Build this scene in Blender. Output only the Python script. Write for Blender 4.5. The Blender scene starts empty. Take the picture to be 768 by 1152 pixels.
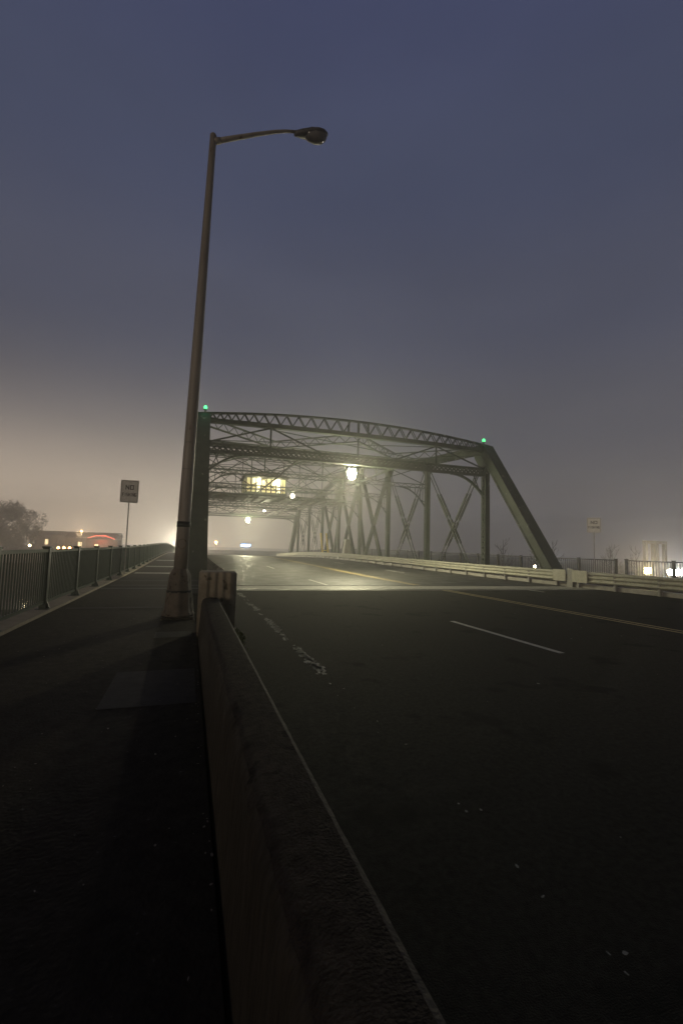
import bpy, bmesh, math, random
from mathutils import Vector, Matrix
rnd = random.Random(7)
scene = bpy.context.scene
C = scene.collection

# ------------------------------------------------------------------ camera
cam_data = bpy.data.cameras.new('camera')
cam_data.sensor_fit = 'VERTICAL'
cam_data.sensor_height = 36.0
cam_data.lens = 16.0                       # 512 px at 1152 px high
cam_data.clip_start = 0.05
cam_data.clip_end = 6000
cam = bpy.data.objects.new('camera', cam_data)
C.objects.link(cam)
PITCH, YAW, ROLL = math.radians(4.664), math.radians(18.30), 0.028
EYE = 1.45
mx = Matrix.Rotation(-YAW, 4, 'Z') @ Matrix.Rotation(math.pi / 2 + PITCH, 4, 'X') @ Matrix.Rotation(ROLL, 4, 'Z')
cam.matrix_world = Matrix.Translation((0, 0, EYE)) @ mx
scene.camera = cam

# ------------------------------------------------------------------ world, sun, exposure
w = bpy.data.worlds.new('World'); scene.world = w
w.use_nodes = True
wn, wl = w.node_tree.nodes, w.node_tree.links
wn.clear()
out = wn.new('ShaderNodeOutputWorld')
sky = wn.new('ShaderNodeTexSky'); sky.sky_type = 'NISHITA'; sky.sun_disc = False
SUN_EL, SUN_ROT = math.radians(-3.0), math.radians(217)     # the last low light comes from behind, to the left
sky.sun_elevation = SUN_EL; sky.sun_rotation = SUN_ROT; sky.air_density = 1.0; sky.dust_density = 1.5; sky.ozone_density = 3.0
bg1 = wn.new('ShaderNodeBackground'); bg1.inputs['Strength'].default_value = 0.08
wl.new(sky.outputs[0], bg1.inputs['Color'])
# town glow held in the low cloud: strongest near the horizon, warmer to the west of the bridge
tc = wn.new('ShaderNodeTexCoord')
sep = wn.new('ShaderNodeSeparateXYZ'); wl.new(tc.outputs['Generated'], sep.inputs[0])
ramp = wn.new('ShaderNodeValToRGB'); wl.new(sep.outputs['Z'], ramp.inputs[0])
ramp.color_ramp.interpolation = 'EASE'
els = ramp.color_ramp.elements
els[0].position = 0.0; els[0].color = (0.140, 0.124, 0.118, 1)
els[1].position = 0.94; els[1].color = (0.006, 0.008, 0.016, 1)
for ps_, co_ in ((0.10, (0.128, 0.118, 0.122)), (0.25, (0.100, 0.098, 0.114)), (0.45, (0.073, 0.078, 0.112)), (0.66, (0.058, 0.067, 0.113)), (0.82, (0.052, 0.060, 0.116))):
    e = els.new(ps_); e.color = (*co_, 1)
dot = wn.new('ShaderNodeVectorMath'); dot.operation = 'DOT_PRODUCT'
dot.inputs[1].default_value = (-0.36, 0.93, 0.0)
wl.new(tc.outputs['Generated'], dot.inputs[0])
mr = wn.new('ShaderNodeMapRange'); mr.interpolation_type = 'SMOOTHSTEP'
mr.inputs['From Min'].default_value = 0.66; mr.inputs['From Max'].default_value = 1.0
wl.new(dot.outputs['Value'], mr.inputs['Value'])
mz = wn.new('ShaderNodeMapRange'); mz.interpolation_type = 'SMOOTHSTEP'
mz.inputs['From Min'].default_value = 0.50; mz.inputs['From Max'].default_value = -0.02
wl.new(sep.outputs['Z'], mz.inputs['Value'])
mul = wn.new('ShaderNodeMath'); mul.operation = 'MULTIPLY'
pw = wn.new('ShaderNodeMath'); pw.operation = 'POWER'; pw.inputs[1].default_value = 2.8
wl.new(mz.outputs[0], pw.inputs[0])
wl.new(mr.outputs[0], mul.inputs[0]); wl.new(pw.outputs[0], mul.inputs[1])
mixc = wn.new('ShaderNodeMix'); mixc.data_type = 'RGBA'; mixc.blend_type = 'ADD'
wl.new(mul.outputs[0], mixc.inputs[0]); wl.new(ramp.outputs[0], mixc.inputs[6])
mixc.inputs[7].default_value = (0.60, 0.475, 0.33, 1)
bg2 = wn.new('ShaderNodeBackground'); bg2.inputs['Strength'].default_value = 1.0
# the glow belongs to the town ahead; the unseen sky behind is dimmed to darken the foreground
fd = wn.new('ShaderNodeVectorMath'); fd.operation = 'DOT_PRODUCT'; fd.inputs[1].default_value = (0.314, 0.949, 0.0)
wl.new(tc.outputs['Generated'], fd.inputs[0])
fm = wn.new('ShaderNodeMapRange'); fm.interpolation_type = 'SMOOTHSTEP'
fm.inputs['From Min'].default_value = -0.05; fm.inputs['From Max'].default_value = 0.55
fm.inputs['To Min'].default_value = 0.05; fm.inputs['To Max'].default_value = 1.0
wl.new(fd.outputs['Value'], fm.inputs['Value'])
sc_ = wn.new('ShaderNodeVectorMath'); sc_.operation = 'SCALE'
wl.new(mixc.outputs[2], sc_.inputs[0]); wl.new(fm.outputs[0], sc_.inputs['Scale'])
# faint uneven banks in the low cloud
cn = wn.new('ShaderNodeTexNoise'); cn.inputs['Scale'].default_value = 2.2; cn.inputs['Detail'].default_value = 4
cm = wn.new('ShaderNodeMapping'); cm.inputs['Scale'].default_value = (1, 1, 2.4)
wl.new(tc.outputs['Generated'], cm.inputs['Vector']); wl.new(cm.outputs[0], cn.inputs['Vector'])
cr = wn.new('ShaderNodeMapRange'); cr.inputs['From Min'].default_value = 0.3; cr.inputs['From Max'].default_value = 0.7
cr.inputs['To Min'].default_value = 0.92; cr.inputs['To Max'].default_value = 1.08
wl.new(cn.outputs['Fac'], cr.inputs['Value'])
s2 = wn.new('ShaderNodeVectorMath'); s2.operation = 'SCALE'
wl.new(sc_.outputs[0], s2.inputs[0]); wl.new(cr.outputs[0], s2.inputs['Scale'])
wl.new(s2.outputs[0], bg2.inputs['Color'])
add = wn.new('ShaderNodeAddShader')
wl.new(bg1.outputs[0], add.inputs[0]); wl.new(bg2.outputs[0], add.inputs[1]); wl.new(add.outputs[0], out.inputs[0])

sun_d = bpy.data.lights.new('sun', 'SUN'); sun_d.energy = 0.42; sun_d.angle = math.radians(9); sun_d.color = (1.0, 0.80, 0.60)
sun = bpy.data.objects.new('sun', sun_d); C.objects.link(sun)
sun.rotation_euler = Vector((0.60, 0.795, -0.085)).to_track_quat('-Z', 'Y').to_euler()

scene.view_settings.view_transform = 'Standard'
scene.view_settings.look = 'None'
scene.view_settings.exposure = 0.0
scene.view_settings.gamma = 1.0
scene.view_settings.use_curve_mapping = False
scene.render.engine = 'CYCLES'
cy = scene.cycles
cy.use_denoising = True
cy.max_bounces = 5; cy.diffuse_bounces = 2; cy.glossy_bounces = 3; cy.transmission_bounces = 3
cy.volume_bounces = 1; cy.transparent_max_bounces = 6
cy.sample_clamp_indirect = 3.0
cy.volume_max_steps = 256

# ------------------------------------------------------------------ materials
def mat(name, c1, c2=None, scale=4.0, rough=0.6, rough2=None, metal=0.0, bump=0.0, bscale=None, stretch=None, spec=0.5,
        spots=None, spot_scale=6.0, spot_lo=0.62, coat=0.0):
    m = bpy.data.materials.new(name); m.use_nodes = True
    n, l = m.node_tree.nodes, m.node_tree.links
    b = n['Principled BSDF']
    b.inputs['Roughness'].default_value = rough
    b.inputs['Metallic'].default_value = metal
    b.inputs['Specular IOR Level'].default_value = spec
    b.inputs['Coat Weight'].default_value = coat
    geo = n.new('ShaderNodeNewGeometry')
    src = geo.outputs['Position']
    if stretch:
        mp = n.new('ShaderNodeMapping'); mp.inputs['Scale'].default_value = stretch
        l.new(src, mp.inputs['Vector']); src = mp.outputs[0]
    if c2 is None:
        b.inputs['Base Color'].default_value = (*c1, 1)
        return m
    nz = n.new('ShaderNodeTexNoise'); nz.inputs['Scale'].default_value = scale
    nz.inputs['Detail'].default_value = 8; nz.inputs['Roughness'].default_value = 0.65
    l.new(src, nz.inputs['Vector'])
    rp = n.new('ShaderNodeValToRGB'); l.new(nz.outputs['Fac'], rp.inputs[0])
    rp.color_ramp.elements[0].position = 0.32; rp.color_ramp.elements[0].color = (*c1, 1)
    rp.color_ramp.elements[1].position = 0.70; rp.color_ramp.elements[1].color = (*c2, 1)
    col = rp.outputs[0]
    if spots:
        ns = n.new('ShaderNodeTexNoise'); ns.inputs['Scale'].default_value = spot_scale; ns.inputs['Detail'].default_value = 5
        l.new(src, ns.inputs['Vector'])
        mrg = n.new('ShaderNodeMapRange'); mrg.inputs['From Min'].default_value = spot_lo; mrg.inputs['From Max'].default_value = spot_lo + 0.06
        l.new(ns.outputs['Fac'], mrg.inputs['Value'])
        mc = n.new('ShaderNodeMix'); mc.data_type = 'RGBA'
        l.new(mrg.outputs[0], mc.inputs[0]); l.new(col, mc.inputs[6]); mc.inputs[7].default_value = (*spots, 1)
        col = mc.outputs[2]
    l.new(col, b.inputs['Base Color'])
    if rough2 is not None:
        m2 = n.new('ShaderNodeMapRange'); m2.inputs['From Min'].default_value = 0.3; m2.inputs['From Max'].default_value = 0.7
        m2.inputs['To Min'].default_value = rough; m2.inputs['To Max'].default_value = rough2
        n3 = n.new('ShaderNodeTexNoise'); n3.inputs['Scale'].default_value = scale * 0.35; n3.inputs['Detail'].default_value = 4
        l.new(src, n3.inputs['Vector']); l.new(n3.outputs['Fac'], m2.inputs['Value']); l.new(m2.outputs[0], b.inputs['Roughness'])
    if bump:
        nb = n.new('ShaderNodeTexNoise'); nb.inputs['Scale'].default_value = bscale or scale * 6; nb.inputs['Detail'].default_value = 6
        l.new(src, nb.inputs['Vector'])
        bp = n.new('ShaderNodeBump'); bp.inputs['Strength'].default_value = bump; bp.inputs['Distance'].default_value = 0.02
        l.new(nb.outputs['Fac'], bp.inputs['Height']); l.new(bp.outputs[0], b.inputs['Normal'])
    return m

def emit(name, col, strength):
    m = bpy.data.materials.new(name); m.use_nodes = True
    b = m.node_tree.nodes['Principled BSDF']
    b.inputs['Base Color'].default_value = (*[min(1, c) for c in col], 1)
    b.inputs['Emission Color'].default_value = (*col, 1)
    b.inputs['Emission Strength'].default_value = strength
    return m

M = {}
M['asphalt'] = mat('asphalt', (0.024, 0.023, 0.020), (0.052, 0.050, 0.043), 26, rough=0.82, rough2=0.95, bump=0.5, bscale=150, spec=0.07, spots=(0.020, 0.020, 0.018), spot_scale=1.3, spot_lo=0.60)
M['asphalt_bridge'] = mat('asphalt_bridge', (0.020, 0.0195, 0.017), (0.042, 0.041, 0.036), 3.5, rough=0.42, rough2=0.62, spec=.22, bump=0.5, bscale=80)
M['walk'] = mat('walk', (0.032, 0.027, 0.022), (0.062, 0.053, 0.043), 11, spec=.06, rough=0.88, rough2=0.9, bump=0.5, bscale=45, spots=(0.14, 0.13, 0.12), spot_scale=22, spot_lo=0.70)
M['walk_patch'] = mat('walk_patch', (0.060, 0.056, 0.054), (0.085, 0.080, 0.075), 9, spec=.08, rough=0.8, bump=0.3, bscale=40)
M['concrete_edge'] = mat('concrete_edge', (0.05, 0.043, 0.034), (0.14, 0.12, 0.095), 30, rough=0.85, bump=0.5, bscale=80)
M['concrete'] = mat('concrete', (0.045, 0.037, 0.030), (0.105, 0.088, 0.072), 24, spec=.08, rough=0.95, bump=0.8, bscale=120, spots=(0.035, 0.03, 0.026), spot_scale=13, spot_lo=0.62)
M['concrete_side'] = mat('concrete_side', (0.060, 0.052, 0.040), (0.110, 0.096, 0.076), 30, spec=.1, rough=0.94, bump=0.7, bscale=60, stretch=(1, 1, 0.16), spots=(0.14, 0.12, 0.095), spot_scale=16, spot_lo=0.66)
M['pillar'] = mat('pillar', (0.30, 0.26, 0.19), (0.48, 0.42, 0.32), 6, rough=0.85, bump=0.6, bscale=40, spots=(0.10, 0.09, 0.05), spot_scale=7, spot_lo=0.62)
M['ledge'] = mat('ledge', (0.24, 0.20, 0.16), (0.36, 0.31, 0.25), 3, rough=0.85, bump=0.4)
M['joint'] = mat('joint', (0.22, 0.21, 0.19), (0.36, 0.34, 0.30), 3, rough=0.6, bump=0.3)
M['steel_plate'] = mat('steel_plate', (0.13, 0.13, 0.12), (0.24, 0.23, 0.21), 3, rough=0.42, metal=0.6, bump=0.2)
M['white_paint'] = mat('white_paint', (0.42, 0.41, 0.38), (0.72, 0.70, 0.64), 9, rough=0.6, bump=0.3, bscale=60)
M['worn_paint'] = mat('worn_paint', (0.16, 0.16, 0.15), (0.46, 0.45, 0.42), 40, rough=0.75, bump=0.3, bscale=90)
M['yellow_paint'] = mat('yellow_paint', (0.30, 0.22, 0.08), (0.52, 0.41, 0.17), 8, rough=0.6, bump=0.3, bscale=60)
M['green_steel'] = mat('green_steel', (0.011, 0.017, 0.010), (0.026, 0.036, 0.020), 3.0, spec=.35, rough=0.5, rough2=0.7, bump=0.2, bscale=18, spots=(0.12, 0.13, 0.10), spot_scale=2.6, spot_lo=0.66)
M['rail_green'] = mat('rail_green', (0.022, 0.045, 0.034), (0.045, 0.075, 0.055), 8, rough=0.45, bump=0.15)
M['rail_black'] = mat('rail_black', (0.020, 0.020, 0.022), (0.045, 0.045, 0.045), 8, rough=0.5, bump=0.15)
M['guard_cream'] = mat('guard_cream', (0.30, 0.295, 0.24), (0.45, 0.44, 0.36), 5, rough=0.5, bump=0.15, spots=(0.16, 0.12, 0.07), spot_scale=7, spot_lo=0.68)
M['galv'] = mat('galv', (0.20, 0.20, 0.19), (0.34, 0.33, 0.31), 6, rough=0.45, metal=0.4, bump=0.15)
M['pole_paint'] = mat('pole_paint', (0.27, 0.245, 0.215), (0.38, 0.35, 0.315), 5, rough=0.55, bump=0.25, stretch=(1, 1, 0.2), spots=(0.12, 0.08, 0.05), spot_scale=9, spot_lo=0.66)
M['base_rust'] = mat('base_rust', (0.17, 0.14, 0.11), (0.30, 0.255, 0.20), 7, rough=0.7, bump=0.5, spots=(0.09, 0.062, 0.042), spot_scale=9, spot_lo=0.60)
M['fixture'] = mat('fixture', (0.10, 0.10, 0.11), (0.18, 0.18, 0.18), 9, rough=0.5, bump=0.1)
M['fixture_glass'] = mat('fixture_glass', (0.16, 0.16, 0.17), (0.24, 0.23, 0.22), 12, rough=0.25, coat=0.5)
M['black'] = mat('black', (0.012, 0.012, 0.012), (0.03, 0.03, 0.03), 8, rough=0.6)
M['sign_white'] = mat('sign_white', (0.68, 0.66, 0.62), (0.80, 0.79, 0.75), 6, rough=0.4, spots=(0.35, 0.32, 0.27), spot_scale=14, spot_lo=0.66)
M['sign_back'] = M['galv']
M['sign_text'] = mat('sign_text', (0.03, 0.03, 0.03), (0.07, 0.06, 0.06), 20, rough=0.5)
M['bark'] = mat('bark', (0.05, 0.04, 0.03), (0.10, 0.08, 0.06), 6, rough=0.9, bump=0.6)
M['leaf'] = mat('leaf', (0.035, 0.050, 0.022), (0.085, 0.10, 0.045), 0.8, rough=0.7)
M['weed'] = mat('weed', (0.07, 0.10, 0.02), (0.20, 0.24, 0.05), 14, rough=0.7)
M['water'] = mat('water', (0.008, 0.010, 0.012), (0.012, 0.014, 0.016), 0.5, rough=0.15, bump=0.4, bscale=1.5)
M['earth'] = mat('earth', (0.035, 0.032, 0.025), (0.075, 0.065, 0.048), 0.7, rough=0.95, bump=0.6, bscale=6)
M['wall_far'] = mat('wall_far', (0.16, 0.14, 0.12), (0.24, 0.21, 0.18), 0.7, rough=0.9)
M['roof_far'] = mat('roof_far', (0.06, 0.05, 0.045), (0.10, 0.085, 0.075), 0.7, rough=0.9)
M['timber'] = mat('timber', (0.20, 0.17, 0.11), (0.36, 0.31, 0.21), 5, rough=0.8, bump=0.3, stretch=(2, 2, 0.3))
M['house_wall'] = mat('house_wall', (0.10, 0.12, 0.09), (0.18, 0.19, 0.15), 3, rough=0.7, bump=0.2)
M['yellow_steel'] = mat('yellow_steel', (0.55, 0.40, 0.04), (0.72, 0.55, 0.08), 5, rough=0.5)
M['car_paint'] = mat('car_paint', (0.10, 0.10, 0.11), (0.12, 0.12, 0.13), 3, rough=0.3, coat=0.6, metal=0.3)
M['car_glass'] = mat('car_glass', (0.01, 0.01, 0.012), (0.015, 0.015, 0.018), 3, rough=0.08)
M['tyre'] = mat('tyre', (0.015, 0.015, 0.015), (0.03, 0.03, 0.03), 9, rough=0.85)
WARM = (1.0, 0.93, 0.60)
M['lamp_on'] = emit('lamp_on', (1.0, 0.93, 0.62), 260)
M['window_lit'] = emit('window_lit', (1.0, 0.90, 0.52), 0.22)
M['window_bright'] = emit('window_bright', (1.0, 0.93, 0.62), 1.5)
M['tube_lit'] = emit('tube_lit', (1.0, 0.95, 0.7), 45)
M['green_on'] = emit('green_on', (0.12, 1.0, 0.30), 1.6)
M['tail_on'] = emit('tail_on', (1.0, 0.06, 0.03), 18)
M['flood_white'] = emit('flood_white', (1.0, 0.98, 0.93), 120)
M['flood_warm'] = emit('flood_warm', (1.0, 0.80, 0.40), 60)
M['orange_on'] = emit('orange_on', (1.0, 0.42, 0.12), 30)
M['red_on'] = emit('red_on', (1.0, 0.20, 0.12), 1.6)
M['blue_on'] = emit('blue_on', (0.35, 0.58, 1.0), 9)
M['win_far'] = emit('win_far', (1.0, 0.75, 0.4), 2.5)

# ------------------------------------------------------------------ mesh helpers
class MB:
    def __init__(self): self.v = []; self.f = []
    def add(self, vs, fs):
        o = len(self.v); self.v += [tuple(p) for p in vs]; self.f += [tuple(i + o for i in f) for f in fs]
    def box(self, x0, x1, y0, y1, z0, z1):
        self.add([(x0,y0,z0),(x1,y0,z0),(x1,y1,z0),(x0,y1,z0),(x0,y0,z1),(x1,y0,z1),(x1,y1,z1),(x0,y1,z1)],
                 [(0,3,2,1),(4,5,6,7),(0,1,5,4),(1,2,6,5),(2,3,7,6),(3,0,4,7)])
    def beam(self, p0, p1, w, h, side=(1,0,0), w1=None, h1=None):
        p0, p1 = Vector(p0), Vector(p1); d = (p1 - p0).normalized()
        s = Vector(side); s = (s - d * s.dot(d))
        if s.length < 1e-4: s = Vector((0,1,0)) - d * d.y
        s.normalize(); t = d.cross(s)
        w1 = w if w1 is None else w1; h1 = h if h1 is None else h1
        vs = []
        for p, a, b in ((p0, w, h), (p1, w1, h1)):
            for i, j in ((-1,-1),(1,-1),(1,1),(-1,1)): vs.append(p + s * (i*a/2) + t * (j*b/2))
        self.add(vs, [(0,3,2,1),(4,5,6,7),(0,1,5,4),(1,2,6,5),(2,3,7,6),(3,0,4,7)])
    def tube(self, pts, rs, seg=12, cap=True, squash=None):
        pts = [Vector(p) for p in pts]; rings = []
        if not isinstance(rs, (list, tuple)): rs = [rs] * len(pts)
        ref = None; vs = []
        for i, p in enumerate(pts):
            d = (pts[min(i+1, len(pts)-1)] - pts[max(i-1, 0)]).normalized()
            if ref is None: ref = Vector((1,0,0)) if abs(d.x) < 0.9 else Vector((0,1,0))
            s = (ref - d * ref.dot(d)).normalized(); t = d.cross(s); ref = s
            for k in range(seg):
                a = 2 * math.pi * k / seg; vs.append(p + (s * math.cos(a) + t * math.sin(a)) * rs[i])
        fs = []
        for i in range(len(pts) - 1):
            for k in range(seg):
                a = i*seg + k; b = i*seg + (k+1) % seg; fs.append((a, b, b+seg, a+seg))
        if cap:
            fs.append(tuple(range(seg))[::-1]); o = (len(pts)-1)*seg; fs.append(tuple(range(o, o+seg)))
        self.add(vs, fs)
    def lathe(self, c, prof, seg=24, flute=0.0, nfl=8):
        vs = []; c = Vector(c)
        for r, z in prof:
            for k in range(seg):
                a = 2*math.pi*k/seg; rr = r * (1 + flute * math.cos(a * nfl)); vs.append(c + Vector((rr*math.cos(a), rr*math.sin(a), z)))
        fs = []
        for i in range(len(prof)-1):
            for k in range(seg):
                a = i*seg+k; b = i*seg+(k+1) % seg; fs.append((a, b, b+seg, a+seg))
        fs.append(tuple(range(seg))[::-1]); o = (len(prof)-1)*seg; fs.append(tuple(range(o, o+seg)))
        self.add(vs, fs)
    def prism(self, pts, axis, a0, a1):
        # pts: 2-D outline in the plane normal to axis (x: (y,z); y: (x,z); z: (x,y))
        def p3(p, a): return {'x': (a, p[0], p[1]), 'y': (p[0], a, p[1]), 'z': (p[0], p[1], a)}[axis]
        n = len(pts); vs = [p3(p, a0) for p in pts] + [p3(p, a1) for p in pts]
        fs = [tuple(range(n)), tuple(range(n, 2*n))[::-1]] + [(i, i+n, (i+1) % n + n, (i+1) % n) for i in range(n)]
        self.add(vs, fs)
    def strip(self, xs, prof_y, zf, t=None):
        pass
    def build(self, name, m, parent=None, smooth=False, bevel=0.0):
        me = bpy.data.meshes.new(name); me.from_pydata([tuple(p) for p in self.v], [], self.f)
        if parent is not None:
            off = parent.matrix_world.translation if parent.parent is None else Vector((0,0,0))
        bm = bmesh.new(); bm.from_mesh(me); bmesh.ops.recalc_face_normals(bm, faces=bm.faces); bm.to_mesh(me); bm.free()
        me.materials.append(m)
        if smooth:
            for p in me.polygons: p.use_smooth = True
        o = bpy.data.objects.new(name, me); C.objects.link(o)
        if bevel:
            b = o.modifiers.new('bevel', 'BEVEL'); b.width = bevel; b.segments = 2; b.limit_method = 'ANGLE'
        if parent is not None:
            o.parent = parent
            # geometry is written in world coordinates: take the thing's own position out
            root = parent
            while root.parent is not None: root = root.parent
            if parent is root:
                o.location = -root.location
        return o

def tag(o, label=None, cat=None, group=None, kind=None):
    if label: o['label'] = label
    if cat: o['category'] = cat
    if group: o['group'] = group
    if kind: o['kind'] = kind
    return o
def empty(name, loc, label, cat, group=None):
    o = bpy.data.objects.new(name, None); o.empty_display_size = 0.3; C.objects.link(o)
    o.location = loc; return tag(o, label, cat, group)
def copy_tree(o, parent=None):
    c = o.copy(); C.objects.link(c); c.parent = parent
    for ch in list(o.children): copy_tree(ch, c)
    return c
def light(name, loc, power, col, parent=None, r=0.12, kind='POINT'):
    ld = bpy.data.lights.new(name, kind); ld.energy = power; ld.color = col; ld.shadow_soft_size = r
    o = bpy.data.objects.new(name, ld); C.objects.link(o); o.location = loc
    if parent is not None:
        o.parent = parent; o.location = Vector(loc) - parent.location
    return o
def laced(mb, p0, p1, width, side, depth=0.25, flange=0.07, bar=0.05, pitch=None, faces=2, cross=False):
    """two flanges joined by zigzag lacing; width measured along side, depth across"""
    p0, p1 = Vector(p0), Vector(p1); L = (p1-p0).length; d = (p1-p0)/L
    s = Vector(side); s = (s - d*s.dot(d)).normalized(); t = d.cross(s)
    for q in (-1, 1): mb.beam(p0 + s*q*(width/2-flange/2), p1 + s*q*(width/2-flange/2), flange, depth, side=s)
    pitch = pitch or width
    n = max(2, int(L / pitch)); offs = (-depth/2+0.012, depth/2-0.012) if faces == 2 else (0.0,)
    for off in offs:
        for k in range(n):
            a = p0 + d*(L*k/n) + t*off; b = p0 + d*(L*(k+1)/n) + t*off; q = 1 if k % 2 else -1
            mb.beam(a + s*q*(width/2-flange), b - s*q*(width/2-flange), 0.02, bar, side=t)
            if cross: mb.beam(a - s*q*(width/2-flange) + t*0.004, b + s*q*(width/2-flange) + t*0.004, 0.02, bar, side=t)

def sst(a, b, y):
    t = min(1, max(0, (y-a)/(b-a))); return t*t*(3-2*t)
def zr(y):
    """camber of the deck: up to the middle of the span, down again beyond"""
    return 0.24 * sst(18, 52, y) - 1.9 * sst(56, 135, y)
def sheet(name, x0, x1, ys, dz, m, parent=None, t=None, kind='structure', jit=0):
    mb = MB(); n = len(ys)
    if t is None:
        vs = []
        for y in ys: vs += [(x0 + rnd.uniform(-jit, jit), y, zr(y)+dz), (x1 + rnd.uniform(-jit, jit), y, zr(y)+dz)]
        mb.add(vs, [(2*i, 2*i+1, 2*i+3, 2*i+2) for i in range(n-1)])
    else:
        vs = []
        for y in ys: z = zr(y)+dz; vs += [(x0,y,z),(x1,y,z),(x1,y,z-t),(x0,y,z-t)]
        fs = [(0,1,2,3), tuple(4*(n-1)+k for k in (3,2,1,0))]
        for i in range(n-1):
            a = 4*i
            for k in range(4): fs.append((a+k, a+(k+1) % 4, a+4+(k+1) % 4, a+4+k))
        mb.add(vs, fs)
    o = mb.build(name, m, parent)
    if kind: o['kind'] = kind
    return o
def rng(a, b, st):
    n = max(1, int(math.ceil((b-a)/st))); return [a + (b-a)*i/n for i in range(n+1)]

# ------------------------------------------------------------------ setting: road, walks, water, banks
XL, XR, XC = 0.35, 18.30, 9.30
sheet('road_approach', 0.45, 17.3, rng(-14, 15.4, 3), 0.0, M['asphalt'], t=0.4)
sheet('road_joint_concrete', 0.95, 17.3, [15.4, 17.35], 0.003, M['joint'], t=0.4)
sheet('bridge_deck', 0.95, 17.3, rng(17.35, 88, 1.5), 0.0, M['asphalt_bridge'], t=0.4)
sheet('road_beyond', 0.95, 17.3, rng(88, 190, 4), 0.0, M['asphalt'], t=0.4)
j = MB(); j.box(1.0, 17.2, 15.60, 15.78, 0.003, 0.014); tag(j.build('expansion_plate', M['steel_plate']), kind='structure')
j = MB(); j.box(1.0, 17.2, 17.25, 17.40, 0.003, 0.016); tag(j.build('expansion_plate', M['black']), kind='structure')
# footway on the near side, with its kerb face towards the road and a patch of newer asphalt
sheet('sidewalk', -2.62, 0.16, rng(-14, 13.0, 3), 0.15, M['walk'], t=0.5)
sheet('sidewalk_bridge', -2.62, 0.95, rng(13.0, 190, 2), 0.15, M['walk'], t=0.5)
sheet('sidewalk_patch', -0.62, 0.12, [4.05, 5.15], 0.154, M['walk_patch'])
sheet('sidewalk_patch', -0.40, 0.10, [6.9, 7.35], 0.154, M['walk_patch'])
for y0, y1 in ((10.1, 10.28), (15.3, 15.75), (17.3, 17.7), (21.5, 22.3), (27, 28), (35, 36.2)):
    sheet('sidewalk_joint', -2.2, -0.45 if y0 < 12 else 0.9, [y0, y1], 0.156, M['walk_patch'] if y0 < 20 else M['joint'])
sheet('sidewalk_joint', -2.3, 0.9, [14.35, 14.6], 0.157, M['black'])
sheet('far_sidewalk', 17.3, 21.4, rng(-14, 190, 3), 0.15, M['walk'], t=0.5)
sheet('parapet_ledge', -2.80, -2.35, rng(-14, 120, 3), 0.20, M['ledge'], t=0.55)
sheet('parapet_ledge', 20.95, 21.5, rng(-14, 120, 3), 0.20, M['ledge'], t=0.55)

wmb = MB(); wmb.add([(-2500,-2500,-6),(2500,-2500,-6),(2500,2500,-6),(-2500,2500,-6)], [(0,1,2,3)])
tag(wmb.build('water', M['water']), kind='structure')
def bank(name, pts, top, m):
    b = MB(); b.prism(pts, 'z', -6.6, top); tag(b.build(name, m), kind='structure')
bank('near_bank', [(-260,-60),(260,-60),(260,12),(60,16),(21.5,17.5),(-2.8,17.5),(-30,14),(-90,30),(-260,40)], -0.75, M['earth'])
bank('far_bank', [(-300,88),(-60,92),(-22,88),(300,88),(300,420),(-300,420)], -2.3, M['earth'])

# lane paint
def dashes(name, x, w_, segs, m, jit=0.0, dz=0.004):
    for a, b in segs: sheet(name, x-w_/2, x+w_/2, rng(a, b, 0.6), dz, m, jit=jit)
dashes('lane_marking', 5.32, 0.11, [(5.5, 8.5), (17.6, 20.6), (29.7, 32.7), (41.8, 44.8)], M['white_paint'], 0.006, 0.005)
dashes('lane_marking', 13.2, 0.11, [(2.4, 5.4), (14.5, 15.4), (26.7, 29.7), (38.8, 41.8)], M['white_paint'], 0.006, 0.005)
for x in (9.20, 9.44): dashes('yellow_line', x, 0.10, [(-14, 15.4), (17.6, 120)], M['yellow_paint'], 0.008, 0.005)
# the edge line has worn down to flakes
fl = MB()
def flake(x, y, r):
    n = rnd.randint(4, 6); a0 = rnd.random()*6; z = zr(y) + 0.005
    fl.add([(x + r*rnd.uniform(.5,1.1)*math.cos(a0+2*math.pi*k/n), y + 1.5*r*rnd.uniform(.5,1.1)*math.sin(a0+2*math.pi*k/n), z) for k in range(n)], [tuple(range(n))])
def patch(x, y, wx, wy):
    n = rnd.randint(5, 8); a0 = rnd.random()*6; z = zr(y) + 0.005
    sk = rnd.uniform(-.4, .4)
    pts_ = []
    for k in range(n):
        a = a0+2*math.pi*k/n; r = rnd.uniform(.45, 1.1); pts_.append((x + wx*r*math.cos(a) + sk*wx*math.sin(a), y + wy*r*math.sin(a), z))
    fl.add(pts_, [tuple(range(n))])
y = 4.7
while y < 15.0:
    cover = 0.55 + 0.4*math.sin(y*2.3+1) + 0.25*math.sin(y*7.1)
    if y > 9.5: cover -= 0.25
    if y < 5.2: cover -= 0.45
    for _ in range(6):
        if rnd.random() < cover:
            big = rnd.random()
            patch(1.55 + rnd.triangular(-0.08, 0.08, 0), y + rnd.uniform(-.05,.05), rnd.uniform(.008,.018) + .03*big**3, rnd.uniform(.012,.03) + .07*big**3)
    y += 0.055
for x, y in ((1.55,2.31),(1.64,2.30),(1.52,1.86),(1.5,1.67),(1.53,1.38),(1.59,1.36),(1.55,2.39),(2.88,6.54),(1.51,4.03),(1.59,3.68),(1.47,4.4),(1.6,4.6),(1.52,1.3),(1.62,3.2)):
    patch(x, y, rnd.uniform(.005,.014), rnd.uniform(.006,.018))
for _ in range(60): flake(rnd.uniform(1.3, 8), rnd.uniform(1.2, 14), rnd.uniform(0.003, 0.006))
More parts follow.
